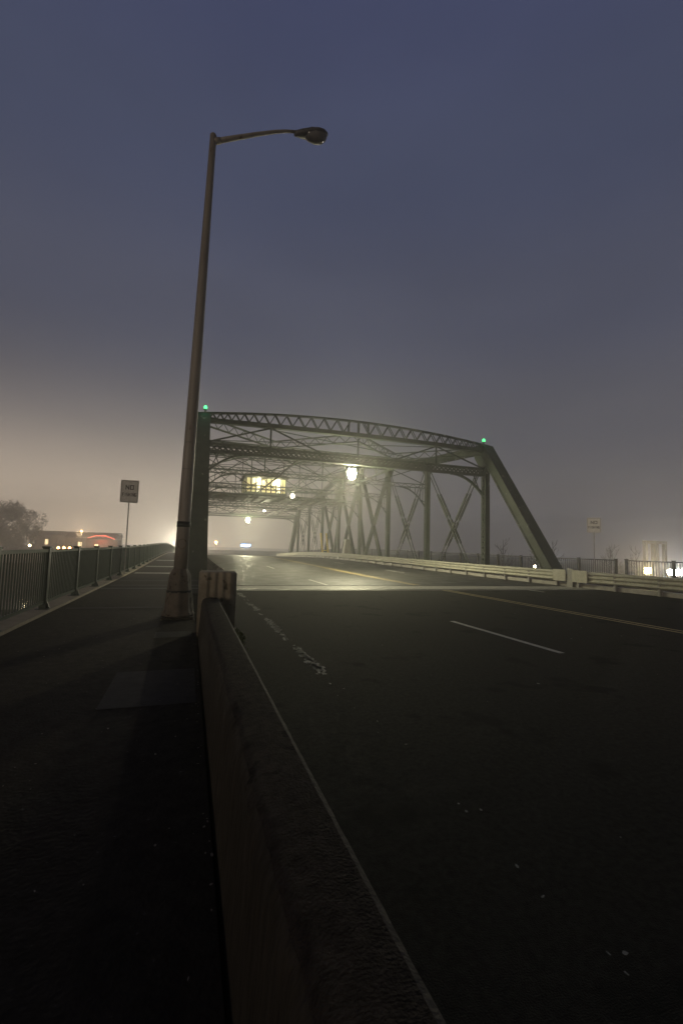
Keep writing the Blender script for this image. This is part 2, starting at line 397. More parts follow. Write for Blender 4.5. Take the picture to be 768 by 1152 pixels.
for _ in range(6): flake(rnd.choice((2.4,3.8,6.4,7.6)), rnd.uniform(4, 13), rnd.uniform(0.012, 0.02))
gt = MB(); fl_keep, fl = fl, gt
for _ in range(130): patch(rnd.uniform(-2.3, .1), rnd.uniform(.9, 9), *(lambda r: (r, r*rnd.uniform(.8, 2)))(rnd.choice((.003, .004, .004, .006, .009))))
for _ in range(45): patch(.16 - abs(rnd.gauss(0, .03)), rnd.uniform(.6, 8.3), rnd.uniform(.003,.009), rnd.uniform(.004, .014))
gt.v = [(x, y, z+.153) for x, y, z in gt.v]; fl = fl_keep
tag(gt.build('grit', M['ledge']), kind='stuff')
tag(fl.build('edge_marking', M['worn_paint']), kind='structure')

# ------------------------------------------------------------------ low concrete wall between footway and road
wall = empty('concrete_wall', (0.3, 0, 0), 'low weathered concrete wall with a rounded top between footway and road', 'wall')
prof = [(.178,0),(.182,.15),(.20,.42),(.208,.60),(.216,.645),(.232,.675),(.262,.695),(.34,.703),(.415,.70),(.432,.692),(.442,.672),(.445,.4),(.45,0)]
mb = MB(); ys = rng(-4, 6.92, 0.045); n = len(prof); vs = []
edge = 0
for i, yy in enumerate(ys):
    edge = edge*0.8 + rnd.uniform(-1, 1)*0.0035
    for k, (x, z) in enumerate(prof):
        jx = jz = 0
        if 3 <= k <= 6: jx = edge*0.9 + rnd.uniform(-.0022,.0022); jz = -abs(edge)*0.7 + rnd.uniform(-.002,.0015)
        elif 7 <= k <= 10: jx = rnd.uniform(-.0012,.0012); jz = rnd.uniform(-.0015,.0015)
        vs.append((x+jx, yy, z+jz))
fs = []
for i in range(len(ys)-1):
    for k in range(n-1): fs.append((i*n+k, i*n+k+1, (i+1)*n+k+1, (i+1)*n+k))
fs += [tuple(range(n)), tuple(range((len(ys)-1)*n, len(ys)*n))[::-1]]
mb.add(vs, fs)
wb = mb.build('wall_body', M['concrete'], wall, smooth=True)
# board-marked face on the footway side: thin vertical ribs left by the boards
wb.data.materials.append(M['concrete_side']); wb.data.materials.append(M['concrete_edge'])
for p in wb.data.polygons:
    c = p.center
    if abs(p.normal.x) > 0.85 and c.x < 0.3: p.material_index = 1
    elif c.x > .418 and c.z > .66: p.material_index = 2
# fluted end pillar
mb = MB(); pts = []
def flut(x0, x1, y0, y1, nx, ny, dep, r=0.045):
    out_ = []
    def side(a, b, nrm, nf):
        a, b = Vector(a), Vector(b); nn = 8*nf
        for i in range(nn):
            t = i/nn; q = 0.5-0.5*math.cos(2*math.pi*nf*t); out_.append(a.lerp(b, t) + Vector(nrm)*(-dep*(1-q)))
    side((x0+r, y0), (x1-r, y0), (0,-1), nx); side((x1, y0+r), (x1, y1-r), (1,0), ny)
    side((x1-r, y1), (x0+r, y1), (0,1), nx); side((x0, y1-r), (x0, y0+r), (-1,0), ny)
    return out_
P = flut(.165, .70, 6.9, 7.42, 4, 4, 0.035); cpt = Vector((.4325, 7.16))
levels = [(0, 1.0), (.96, 1.0), (1.03, .995), (1.055, .965), (1.067, .90), (1.07, .6)]
vs = []
for z, s in levels:
    for q in P: qq = cpt + (q-cpt)*s; vs.append((qq.x, qq.y, z))
nP = len(P); fs = [(i*nP+k, i*nP+(k+1) % nP, (i+1)*nP+(k+1) % nP, (i+1)*nP+k) for i in range(len(levels)-1) for k in range(nP)]
fs += [tuple(range(nP)), tuple(range((len(levels)-1)*nP, len(levels)*nP))]
mb.add(vs, fs); mb.build('end_pillar', M['pillar'], wall, smooth=True)

# weeds at the pillar's foot: one clump
wd = MB()
for k in range(140):
    x = 0.79 + rnd.gauss(0, .05); y = 7.35 + rnd.gauss(0, .28); h = rnd.uniform(.03, .12); a = rnd.random()*6.28; l = rnd.uniform(.02,.10)
    b = Vector((x, y, 0.0)); t = b + Vector((math.cos(a)*l, math.sin(a)*l, h)); s = Vector((-math.sin(a), math.cos(a), 0))*rnd.uniform(.004,.014)
    mid = b.lerp(t, .55) + Vector((0,0,.02)); wd.add([b-s*.5, b+s*.5, mid+s, t, mid-s], [(0,1,2,3,4)])
tag(wd.build('weed_clump', M['weed']), kind='stuff')

# ------------------------------------------------------------------ street lamp on the footway
LX, LY = -0.13, 8.75
lamp = empty('street_lamp', (LX, LY, 0.15), 'tall unlit street lamp with rusty fluted base beside the low concrete wall', 'street lamp')
mb = MB(); mb.box(LX-.27, LX+.27, LY-.27, LY+.27, .15, .19); mb.build('base_plate', M['concrete'], lamp, bevel=.01)
mb = MB(); mb.lathe((LX, LY, .19), [(.255,0),(.262,.03),(.235,.09),(.222,.14),(.205,.40),(.205,.425),(.20,.43),(.176,.70),(.165,.74),(.135,.80),(.122,.83)], 64, 0.055, 8)
mb.build('lamp_base', M['base_rust'], lamp, smooth=True)
mb = MB(); mb.lathe((LX, LY, .60), [(.212,0),(.214,.02),(.212,.04)], 32); mb.build('base_strap', M['black'], lamp)
for k in range(4):
    a = math.pi/4 + k*math.pi/2; mb = MB(); cx_, cy_ = LX+.235*math.cos(a), LY+.235*math.sin(a)
    mb.tube([(cx_, cy_, .19), (cx_, cy_, .26)], .022, 6); mb.tube([(cx_, cy_, .22), (cx_, cy_, .245)], .036, 6); mb.build('anchor_bolt', M['black'], lamp)
top = Vector((LX+.16, LY, 9.47)); b0 = Vector((LX, LY, 1.0))
mb = MB(); mb.tube([b0.lerp(top, t) for t in (0,.15,.3,.5,.7,.85,1)], [.116,.110,.103,.093,.080,.070,.062], 28); mb.tube([top, top+Vector((0,0,.03))], [.066,.05], 20)
mb.build('pole', M['pole_paint'], lamp, smooth=True)
for z in (1.78,):
    q = b0.lerp(top, (z-1)/8.6); mb = MB(); mb.tube([q, q+Vector((0.001,0,.10))], .118, 28); mb.build('pole_band', M['black'], lamp, smooth=True)
for z in (3.35, 2.85, 4.7):
    q = b0.lerp(top, (z-1)/8.6); r = .116-.054*(z-1)/8.6; mb = MB(); mb.tube([q, q+Vector((0,0,.018))], r+.003, 28); mb.build('pole_strap', M['galv'], lamp, smooth=True)
q = b0.lerp(top, .055); mb = MB()
ring = [(q.x + .075*math.cos(a), q.y-.118+abs(math.cos(a))*.02, q.z + .085*math.sin(a)) for a in [k*math.pi/10 for k in range(21)]]
mb.tube(ring, .007, 6, cap=False); mb.build('handhole_rim', M['base_rust'], lamp, smooth=True)
a0 = Vector((top.x+.03, LY, 9.36)); arm = [a0, a0+Vector((.35,0,.185)), a0+Vector((.80,0,.42)), a0+Vector((1.17,0,.60)), a0+Vector((1.38,0,.685)), a0+Vector((1.60,0,.745))]
mb = MB(); mb.tube(arm, [.052,.048,.040,.034,.030,.030], 16); mb.tube([a0-Vector((.03,0,.016)), a0+Vector((.10,0,.053))], .060, 16); mb.build('arm', M['pole_paint'], lamp, smooth=True)
# cobra head: tapered housing with a drooping glass bowl
h0 = arm[-1] + Vector((.03, 0, -.03))
def shell(prof, zc, squash, seg=24):
    vs = []
    for x, wy, zt, zb_ in prof:
        for k in range(seg):
            a = 2*math.pi*k/seg; c_, s_ = math.cos(a), math.sin(a)
            zz = zt*s_ if s_ > 0 else zb_*s_; tl = math.radians(15)
            vs.append((h0.x + x*math.cos(tl) - zz*math.sin(tl), LY + wy*c_, h0.z + x*math.sin(tl) + zz*math.cos(tl)))
    n_ = len(prof); fs = [(i*seg+k, i*seg+(k+1) % seg, (i+1)*seg+(k+1) % seg, (i+1)*seg+k) for i in range(n_-1) for k in range(seg)]
    fs += [tuple(range(seg)), tuple(range((n_-1)*seg, n_*seg))]; return vs, fs
mb = MB(); mb.add(*shell([(-.06,.05,.05,.05),(.0,.065,.06,.06),(.12,.10,.085,.07),(.30,.145,.10,.07),(.46,.16,.10,.06),(.58,.13,.085,.05),(.66,.07,.05,.03),(.68,.02,.02,.01)], 0, 1))
hd = mb.build('lamp_head', M['fixture'], lamp, smooth=True)
mb = MB(); mb.add(*shell([(.16,.06,.0,.07),(.22,.11,.0,.13),(.36,.14,.0,.19),(.50,.13,.0,.19),(.60,.09,.0,.13),(.65,.03,.0,.06)], 0, 1)); g = mb.build('lens', M['fixture_glass'], hd, smooth=True); g.location = (0,0,0)
mb = MB(); mb.tube([(h0.x+.32, LY, h0.z+.18), (h0.x+.31, LY, h0.z+.235)], .035, 12); mb.build('photocell', M['fixture'], hd, smooth=True)

# ------------------------------------------------------------------ railings
def railing(name, x, y0, y1, first, step, label, matl, h=1.15, base=0.15, bars=0.115, far_merge=None):
    root = empty(name, (x, (y0+y1)/2, 0), label, 'railing')
    posts = []; y = first
    while y <= y1 + 0.01: posts.append(y); y += step
    ends = sorted(set([y0] + [p for p in posts if y0 < p < y1] + [y1]))
    for nm, dz, w_, hh in (('top_rail', h-.03, .075, .055), ('bottom_rail', .14+.03, .05, .045)):
        mb = MB(); yy = rng(y0, y1, 2.4)
        for a, b in zip(yy, yy[1:]): mb.beam((x,a,zr(a)+base+dz), (x,b+.001,zr(b)+base+dz), w_, hh)
        mb.build(nm, matl, root)
    pmesh = None
    for i, p in enumerate(ends[:90]):
        if pmesh is None:
            mb = MB(); mb.box(x-.055, x+.055, p-.055, p+.055, zr(p)+base+.02, zr(p)+base+h+.02); mb.box(x-.068, x+.068, p-.068, p+.068, zr(p)+base+h+.02, zr(p)+base+h+.05)
            mb.box(x-.10, x+.12, p-.10, p+.10, zr(p)+base+.03, zr(p)+base+.06)
            mb.prism([(x+.05, zr(p)+base+.06), (x+.115, zr(p)+base+.06), (x+.05, zr(p)+base+.22)], 'y', p-.012, p+.012)
            pmesh = mb.build('post', matl, root); pz = (p, zr(p))
        else:
            o = pmesh.copy(); C.objects.link(o); o.location = pmesh.location + Vector((0, p-pz[0], zr(p)-pz[1]))
    for a, b in zip(ends, ends[1:]):
        mb = MB(); n_ = max(2, int((b-a)/bars))
        for k in range(1, n_):
            yy = a + (b-a)*k/n_; mb.box(x-.011, x+.011, yy-.011, yy+.011, zr(yy)+base+.17, zr(yy)+base+h-.05)
        mb.build('picket_panel', matl, root)
    return root
railing('railing', -2.5, -4.6, 96, -4.6, 2.4, 'dark green picket railing along the outer edge of the footway', M['rail_green'])
railing('railing', 21.15, 18.15, 96, 18.15, 2.4, 'dark picket railing beyond the sloping end post across the road', M['rail_black'], bars=.14)
railing('railing', 21.15, -2, 17.55, .75, 2.4, 'dark picket railing in front of the bright floodlights', M['rail_black'], bars=.14)

# ------------------------------------------------------------------ guard rails (cream painted, three-ridged)
def guard(name, x, y0, y1, label, face, end_block=None, post0=None, ztop=.74):
    root = empty(name, (x, y0, 0), label, 'guard rail')
    zc = ztop - .25
    hp = []
    for k in range(25):
        t = k/24; z = -.25 + .5*t; d = .045*math.cos(2*math.pi*3*t + math.pi)
        hp.append((d, z))
    mb = MB(); ys_ = rng(y0, y1, 1.9); vs = []; m_ = len(hp)
    for yy in ys_:
        for d, z in hp: vs.append((x + face*(.05+d), yy, zr(yy)+zc+z))
        for d, z in hp: vs.append((x + face*(.044+d), yy, zr(yy)+zc+z))
    fs = []
    for i in range(len(ys_)-1):
        a = i*2*m_; b = (i+1)*2*m_
        for k in range(m_-1): fs += [(a+k, a+k+1, b+k+1, b+k), (a+m_+k, b+m_+k, b+m_+k+1, a+m_+k+1)]
        fs += [(a, b, b+m_, a+m_), (a+m_-1, a+2*m_-1, b+2*m_-1, b+m_-1)]
    mb.add(vs, fs); mb.build('beam', M['guard_cream'], root, smooth=True)
    first = None; yy = y0 + .5; cnt = 0
    while yy < y1 and cnt < 45:
        if first is None:
            mb = MB(); mb.box(x-face*.02-.07, x-face*.02+.07, yy-.05, yy+.05, zr(yy), zr(yy)+ztop-.03)
            for dz in (-.165, 0, .165): mb.tube([(x+face*.0, yy, zr(yy)+zc+dz+.085*0), (x+face*.115, yy, zr(yy)+zc+dz)], .016, 6)
            first = mb.build('post', M['galv'], root); fz = (yy, zr(yy))
        else:
            o = first.copy(); C.objects.link(o); o.location = first.location + Vector((0, yy-fz[0], zr(yy)-fz[1]))
        yy += 1.9; cnt += 1
    return root
guard('guard_rail', 16.95, 17.3, 92, 'cream ridged steel guard rail in front of the far truss of the bridge', -1)
guard('guard_rail', 16.95, -3, 16.55, 'cream ridged steel guard rail in front of the bright floodlights', -1)
gl = guard('guard_rail', 1.02, 13.4, 92, 'short looking guard rail seen end on behind the near end post', 1)
mb = MB(); mb.box(.97, 1.15, 13.30, 13.38, .45, .74); mb.build('reflector_plate', M['sign_white'], gl)
# guard rail transition block
blk = empty('rail_post_block', (16.95, 16.9, 0), 'stout cream and dark post block joining the two cream guard rails', 'post')
mb = MB(); mb.box(16.86, 17.2, 16.75, 17.1, 0, .84); mb.build('block', M['galv'], blk, bevel=.01)
mb = MB(); mb.box(16.80, 16.855, 17.12, 17.9, .24, .78); mb.build('end_shoe', M['guard_cream'], blk)
mb = MB(); mb.box(16.80, 16.855, 15.9, 16.72, .24, .78); mb.build('end_shoe', M['guard_cream'], blk)
# low kerbs under the guard rails
sheet('kerb', 17.02, 17.5, rng(-3, 92, 4), 0.17, M['joint'], t=.3)

# ------------------------------------------------------------------ the truss bridge
br = empty('truss_bridge', (XC, 52.5, 0), 'dark green riveted steel truss bridge carrying the road over the river', 'bridge')
G = M['green_steel']
NY = [25.3 + 7.76*i for i in range(8)]
TZ = [8.30, 8.80, 9.70, 11.0, 11.0, 9.70, 8.80, 8.30]
ZB = -1.9; Y0, Y9 = 17.6, 87.3
SX, SY, SZ = (1,0,0), (0,1,0), (0,0,1)
def rivets(mb, p0, p1, off, step=.16, r=.014):
    p0, p1 = Vector(p0), Vector(p1); n_ = int((p1-p0).length/step)
    for k in range(n_):
        q = p0.lerp(p1, (k+.5)/n_) + Vector(off); mb.box(q.x-r, q.x+r, q.y-r, q.y+r, q.z-r, q.z+r)
for X, inn in ((XL, 1), (XR, -1)):
    for ya, yb, tz in ((Y0, NY[0], TZ[0]), (Y9, NY[7], TZ[7])):
        mb = MB(); a, b = Vector((X, ya, ZB)), Vector((X, yb, tz))
        # box section: two web plates, cover plate on the upper side, flange angles
        d = (b-a).normalized(); nrm = Vector((0, d.z*(-1 if yb > ya else 1), abs(d.y))) 
        for s in (-1, 1): mb.beam(a+Vector((s*.30,0,0)), b+Vector((s*.30,0,0)), .03, .62, side=SX)
        for s in (-1, 1):
            mb.beam(a+Vector((s*.33,0,0))+nrm*.27, b+Vector((s*.33,0,0))+nrm*.27, .05, .09, side=SX)
            mb.beam(a+Vector((s*.33,0,0))-nrm*.27, b+Vector((s*.33,0,0))-nrm*.27, .05, .09, side=SX)
            rivets(mb, a, b, Vector((s*.36,0,0))+nrm*.27); rivets(mb, a, b, Vector((s*.36,0,0))-nrm*.27)
        mb.beam(a+nrm*.325, b+nrm*.325, .74, .03, side=SX)
        L = (b-a).length; n_ = int(L/.55)
        for k in range(n_):
            q = 1 if k % 2 else -1
            mb.beam(a.lerp(b, k/n_)-nrm*.315+Vector((q*.27,0,0)), a.lerp(b, (k+1)/n_)-nrm*.315-Vector((q*.27,0,0)), .09, .02, side=SX)
        mb.build('end_post', G, br)
    # chords
    mb = MB()
    for i in range(7):
        a, b = Vector((X, NY[i], TZ[i])), Vector((X, NY[i+1], TZ[i+1]))
        for s in (-1, 1): mb.beam(a+Vector((s*.22,0,0)), b+Vector((s*.22,0,0)), .03, .50, side=SX); mb.beam(a+Vector((s*.25,0,.21)), b+Vector((s*.25,0,.21)), .05, .08, side=SX); mb.beam(a+Vector((s*.25,0,-.21)), b+Vector((s*.25,0,-.21)), .05, .08, side=SX)
        mb.beam(a+Vector((0,0,.265)), b+Vector((0,0,.265)), .62, .03, side=SX)
        n_ = 14
        for k in range(n_):
            q = 1 if k % 2 else -1
            mb.beam(a.lerp(b, k/n_)+Vector((q*.21,0,-.26)), a.lerp(b, (k+1)/n_)+Vector((-q*.21,0,-.26)), .08, .02, side=SX)
    mb.build('top_chord', G, br)
    mb = MB()
    pts = [Y0] + NY + [Y9]
    for a, b in zip(pts, pts[1:]):
        for s in (-1, 1): mb.beam((X+s*.2, a, ZB), (X+s*.2, b, ZB), .05, .42, side=SX)
    mb.build('bottom_chord', G, br)
    # gusset plates
    for i, yy in enumerate(NY):
        mb = MB(); z = TZ[i]
        for s in (-1, 1):
            xx = X + s*.262
            if i in (0, 7):
                sg = -1 if i == 0 else 1
                pl = [(yy+sg*.75, z-1.05), (yy+sg*.38, z-.2), (yy, z+.30), (yy-sg*.9, z+.30), (yy-sg*.85, z-.45), (yy-sg*.25, z-1.25), (yy+sg*.25, z-1.25)]
            else: pl = [(yy-.7, z+.2), (yy+.7, z+.2), (yy+.6, z-.4), (yy+.22, z-.95), (yy-.22, z-.95), (yy-.6, z-.4)]
            mb.prism(pl, 'x', xx-.008, xx+.008)
            for (u0, v0), (u1, v1) in zip(pl, pl[1:]+pl[:1]):
                for t in (.15,.4,.65,.9):
                    c0, c1 = (u0+(u1-u0)*t)*.92 + yy*.08, (v0+(v1-v0)*t)*.92 + (z-.3)*.08
                    mb.box(xx-.026, xx+.026, c0-.014, c0+.014, c1-.014, c1+.014)
        mb.build('gusset_plate', G, br)
    # verticals: laced on the faces towards and away from the road
    for i, yy in enumerate(NY):
        mb = MB(); wv = .46 if i in (0, 7) else .40
        p0, p1 = Vector((X, yy, ZB)), Vector((X, yy, TZ[i]-.3))
        for s in (-1, 1):
            mb.beam(p0+Vector((0,s*(wv/2-.02),0)), p1+Vector((0,s*(wv/2-.02),0)), .34, .03, side=SX)
            for q in (-1, 1): mb.beam(p0+Vector((q*.165,s*(wv/2-.05),0)), p1+Vector((q*.165,s*(wv/2-.05),0)), .02, .09, side=SX)
        L = p1.z-p0.z; n_ = int(L/.36)
        for q in (-1, 1):
            for k in range(n_):
                t0, t1 = k/n_, (k+1)/n_; s = 1 if k % 2 else -1
                for s in (-1, 1):
                    mb.beam(p0.lerp(p1, t0)+Vector((q*(.178+.004*s), s*(wv/2-.08), 0)), p0.lerp(p1, t1)+Vector((q*(.178+.004*s), -s*(wv/2-.08), 0)), .012, .07, side=SX)
        mb.build('truss_post', G, br)
    # diagonals
    def eyebars(ya, za, yb, zb, thick):
        mb = MB(); a, b = Vector((X, ya, za)), Vector((X, yb, zb))
        for s in (-1, 1):
            off = Vector((s*.13, 0, 0)); A, B = a+off, b+off
            if thick:
                for t0, t1, w_ in ((0,.24,.05),(.24,.27,.11),(.27,.42,.14),(.42,.44,.07),(.44,.47,.13),(.47,.58,.13),(.58,.61,.09),(.61,1,.055)):
                    mb.beam(A.lerp(B, t0), A.lerp(B, t1), .05 if w_ < .08 else .09, w_*1.25, side=SX)
            else: mb.beam(A, B, .035, .075, side=SX)
        mb.build('diagonal_brace', G, br)
    for i in range(7):
        if i in (0, 1, 5, 6):
            th = True
            eyebars(NY[i], TZ[i]-.4, NY[i+1], ZB, th); eyebars(NY[i+1], TZ[i+1]-.4, NY[i], ZB, th)
        else:
            ya, za, yb = (NY[i], ZB, NY[i+1]) if i < 3 else (NY[i+1], ZB, NY[i])
            for (c, d_) in (((ya, ZB), (yb, TZ[i+1] if i < 3 else TZ[i])), ((yb, ZB), (ya, TZ[i] if i < 3 else TZ[i+1]))):
                mb = MB(); laced(mb, (X, c[0], c[1]), (X, d_[0], d_[1]-.4), .36, SY, .28, .05, .06, .4, 2); mb.build('diagonal_brace', G, br)
xl, xr = XL+.2, XR-.2
def archz(x, zc, rise): return zc + rise*(1-((x-XC)/(XR-XC))**2)
for yy, tz in ((NY[0], TZ[0]), (NY[7], TZ[7])):
    # portal strut: straight bottom flange, bowed top flange, zigzag lacing, an open bay in the middle
    mb = MB(); N = 40; xs = [XL-.28 + (XR-XL+.56)*k/N for k in range(N+1)]
    topf = lambda x: tz + .27 + .56*(1-((x-XC)/(XR-XL)*2)**2)
    botf = lambda x: tz - .10 + .10*(1-((x-XC)/(XR-XL)*2)**2)
    for a, b in zip(xs, xs[1:]):
        mb.beam((a, yy, topf(a)), (b+.01, yy, topf(b)), .26, .08, side=SY)
        mb.beam((a, yy, botf(a)), (b+.01, yy, botf(b)), .30, .24, side=SY)
    x = xl + .2; s = 0; verts_ = (XC-.55, XC+.55)
    step = .0
    nodes = [XL+.1]
    while nodes[-1] < XR-.1: nodes.append(nodes[-1] + max(.20, (topf(nodes[-1])-botf(nodes[-1])-.16)*.62))
    for k, (a, b) in enumerate(zip(nodes, nodes[1:])):
        if a > XC-.55 and b < XC+.55: continue
        za, zb_ = (botf(a)+.1, topf(b)-.03) if k % 2 else (topf(a)-.03, botf(b)+.1)
        mb.beam((a, yy-.10, za), (b, yy-.10, zb_), .02, .055, side=SY)
        mb.beam((a, yy+.10, za), (b, yy+.10, zb_), .02, .055, side=SY)
    for x in (XC-.62, XC, XC+.62): mb.beam((x, yy, botf(x)), (x, yy, topf(x)), .2, .09 if x == XC else .07, side=SY)
    mb.build('portal_strut', G, br)
    # lower portal girder with curved knees
    mb = MB(); laced(mb, (xl, yy, 6.75), (xr, yy, 6.75), .56, SZ, .24, .15, .06, .30, 2, True)
    for z in (6.50, 7.0): mb.box(xl, xr, yy-.14, yy+.14, z-.025, z+.025)
    rivets(mb, (xl, yy-.03, 6.6), (xr, yy-.03, 6.6), (0,0,0)); rivets(mb, (xl, yy-.03, 6.9), (xr, yy-.03, 6.9), (0,0,0))
    for s, xe in ((1, xl), (-1, xr)):
        arc = [(xe + s*2.3*(1-math.sin(t)) , 6.48 - 1.15*(1-math.cos(t))) for t in [k*math.pi/2/10 for k in range(11)]]
        arc = [(xe + s*2.3*math.cos(t), 6.48-1.25*math.sin(t)**2*1.0) for t in [math.pi/2*k/10 for k in range(11)]]
        arc = [(xe + s*2.4*(1-t), 6.48 - 1.25*t**2.2) for t in [k/10 for k in range(11)]]
        for (x0, z0), (x1, z1) in zip(arc, arc[1:]): mb.beam((x0, yy, z0), (x1, yy, z1), .22, .10, side=SY)
        for k in (3,5,7,9): mb.beam((arc[k][0], yy, arc[k][1]), (arc[k-2][0] if k % 4 == 1 else arc[min(k+1,10)][0], yy, 6.5), .05, .05, side=SY)
    mb.build('portal_girder', G, br)
    # web of thin members between strut and girder
    qx = [XL+.2, XL+3.6, (XL+XC)/2+1.6, XC, (XR+XC)/2-1.6, XR-3.6, XR-.2]
    for a, b in ((XL+.25, XL+3.7), (XL+6.6, XL+3.7), (XR-.25, XR-3.7), (XR-6.6, XR-3.7)):
        mb = MB(); mb.beam((a, yy, 7.02), (b, yy, tz-.15), .06, .085, side=SY); mb.build('portal_brace', G, br)
    for x in (XL+3.7, XC, XR-3.7):
        mb = MB(); mb.beam((x, yy, 7.02), (x, yy, tz-.2), .06, .09, side=SY); mb.build('portal_brace', G, br)
    # laced top laterals from the corners to quarter nodes and back to the middle of the portal
    yq = yy + (4.1 if yy < 50 else -4.1); zq = tz-.15
    for (xa, ya), (xb, yb) in (((xl, yy), (5.0, yq)), ((5.0, yq), (XC, yy)), ((XC, yy), (13.6, yq)), ((13.6, yq), (xr, yy))):
        mb = MB(); laced(mb, (xa, ya, zq), (xb, yb, zq), .52, SZ, .16, .06, .045, .42, 1); mb.build('lateral_brace', G, br)
# sway frames at the inner panel points
for i in range(1, 7):
    yy, tz = NY[i], TZ[i]; zt = tz - .15; zlo = 6.75
    mb = MB(); laced(mb, (xl, yy, zt), (xr, yy, zt), .46, SZ, .22, .07, .045, .42, 2); mb.build('sway_strut', G, br)
    mb = MB(); laced(mb, (xl, yy, zlo), (xr, yy, zlo), .34, SZ, .18, .06, .04, .36, 1)
    for s, xe in ((1, xl), (-1, xr)):
        arc = [(xe + s*2.3*(1-t), zlo-.17 - 1.5*t**2.2) for t in [k/10 for k in range(11)]]
        for (x0, z0), (x1, z1) in zip(arc, arc[1:]): mb.beam((x0, yy, z0), (x1, yy, z1), .12, .08, side=SY)
        for k in (4,6,8,9): mb.beam((arc[k][0], yy, arc[k][1]), (xe+s*.05 if k > 7 else arc[k-3][0], yy, zlo-.2 if k < 8 else arc[k][1]-.2), .04, .05, side=SY); mb.beam((arc[k][0], yy, arc[k][1]), (arc[k][0], yy, zlo-.15), .04, .045, side=SY)
    mb.build('knee_strut', G, br)
    nb = 4; W = (xr-xl)/nb
    for k in range(nb):
        mb = MB(); a = xl+W*k; z0, z1 = zlo+.15, zt-.2
        mb.beam((a, yy, z0), (a+W, yy, z1), .05, .07, side=SY); mb.beam((a, yy+.06, z1), (a+W, yy+.06, z0), .05, .07, side=SY)
        if k: mb.beam((a, yy, z0), (a, yy, z1), .05, .08, side=SY)
        mb.build('sway_brace', G, br)
# top laterals and bottom-strut laterals
for i in range(7):
    for s in (0, 1):
        mb = MB(); a, b = (xl, xr) if s == 0 else (xr, xl)
        mb.beam((a, NY[i], TZ[i]+.1-.06*s), (b, NY[i+1], TZ[i+1]+.1-.06*s), .09, .05, side=SX); mb.build('lateral_brace', G, br)
    mb = MB(); 
    for xx in (XC-3.2, XC+3.2): mb.beam((xx, NY[i], 6.78 if i else 6.9), (xx, NY[i+1], 6.78 if i < 6 else 6.9), .08, .10, side=SX)
    mb.build('lateral_tie', G, br)
# floor beams and stringers below the deck
for yy in [Y0+.4] + NY + [Y9-.4]:
    mb = MB(); mb.box(XL+.2, XR-.2, yy-.15, yy+.15, -1.5, -.72); mb.build('floor_beam', G, br)
for xx in (2.5, 5.5, 9.3, 13, 16):
    mb = MB(); mb.box(xx-.12, xx+.12, Y0+.3, Y9-.3, -.72, -.46 + zr(17)) ; mb.build('stringer', G, br)
# the middle bay: leaning tower legs above the pivot pier
for X in (XL, XR):
    for ya, yb in ((NY[3]-1.9, NY[3]+1.9), (NY[4]+1.9, NY[4]-1.9)):
        mb = MB(); laced(mb, (X, ya, .2), (X, yb, 10.6), .42, SY, .3, .06, .06, .42, 2, True); mb.build('tower_leg', G, br)
pier = MB(); pier.lathe((XC, 52.5, -6.5), [(8.0,0),(8.0,.5),(7.0,.7),(6.6,4.0),(6.9,4.2),(6.9,4.4)], 32)
tag(pier.build('pivot_pier', M['concrete']), 'round concrete pier under the middle of the bridge', 'pier')
for yy, lab in ((17.0, 'concrete abutment under the near end of the bridge'), (88.6, 'concrete abutment under the foggy far end of the bridge')):
    mb = MB(); mb.box(-2.8, 21.5, yy-.9, yy+.45, -6.4, -.62 if yy < 50 else -2.3); tag(mb.build('abutment', M['concrete']), lab, 'abutment')

# green navigation lights on the portal corners
def nav(x, label):
    r = empty('navigation_light', (x, NY[0], TZ[0]+.30), label, 'lamp', 'green lights on the portal corners')
    z = TZ[0]+.31
    mb = MB(); mb.tube([(x, NY[0], z), (x, NY[0], z+.16)], .05, 12); mb.tube([(x, NY[0], z+.16), (x, NY[0], z+.19)], .10, 16); mb.build('bracket', M['black'], r)
    mb = MB(); mb.lathe((x, NY[0], z+.19), [(.075,0),(.095,.05),(.095,.13),(.07,.19),(.02,.22)], 16); mb.build('green_lens', M['green_on'], r, smooth=True)
    light('green_glow', (x, NY[0]-.25, z+.32), 3.5, (.15, 1, .55), r, .08)
nav(XL+.1, 'green navigation light above the near end post beside the street lamp pole')
nav(XR-.15, 'green navigation light above the sloping end post across the road')

# lamps hung along the middle of the bridge
def bridge_lamp(x, y, z, zsup, ysup, label, power, k=1.0, glow=200):
    r = empty('bridge_lamp', (x, y, z), label, 'lamp', 'lit lamps hung along the middle of the bridge')
    mb = MB(); mb.tube([(x, ysup, zsup), (x, y-.1, zsup-.02), (x, y, z+.30), (x, y, z+.14)], .025, 8); mb.build('stem', M['fixture'], r)
    mb = MB(); mb.lathe((x, y, z), [(.13*k,-.02),(.15*k,.0),(.10*k,.08),(.06,.17),(.05,.2)], 20); mb.build('housing', M['fixture'], r, smooth=True)
    mb = MB(); mb.lathe((x, y, z), [(.04*k,-.34*k),(.10*k,-.30*k),(.13*k,-.2*k),(.13*k,-.12*k),(.12*k,-.025)], 20); mb.build('lens', M['lamp_on'], r, smooth=True)
    # the fitting throws most of its light down and forward in a cut-off cone, a little in every direction
    sp = light('lamp_beam', (x, y, z-.36*k), power, WARM, r, .24*k, 'SPOT'); sp.data.spot_size = math.radians(166); sp.data.spot_blend = 1.0
    light('lamp_glow', (x, y, z-.36*k), glow, WARM, r, .24*k)
bridge_lamp(9.20, 26.0, 6.36, 6.5, NY[0]+.05, 'brightest warm lamp of the bridge, hung from the near portal', 3000, 1.85, 2100)
bridge_lamp(8.87, 41.5, 6.42, 6.62, NY[2]+.05, 'lit lamp between the portal lamp and the lit control house', 1000, .95, 700)
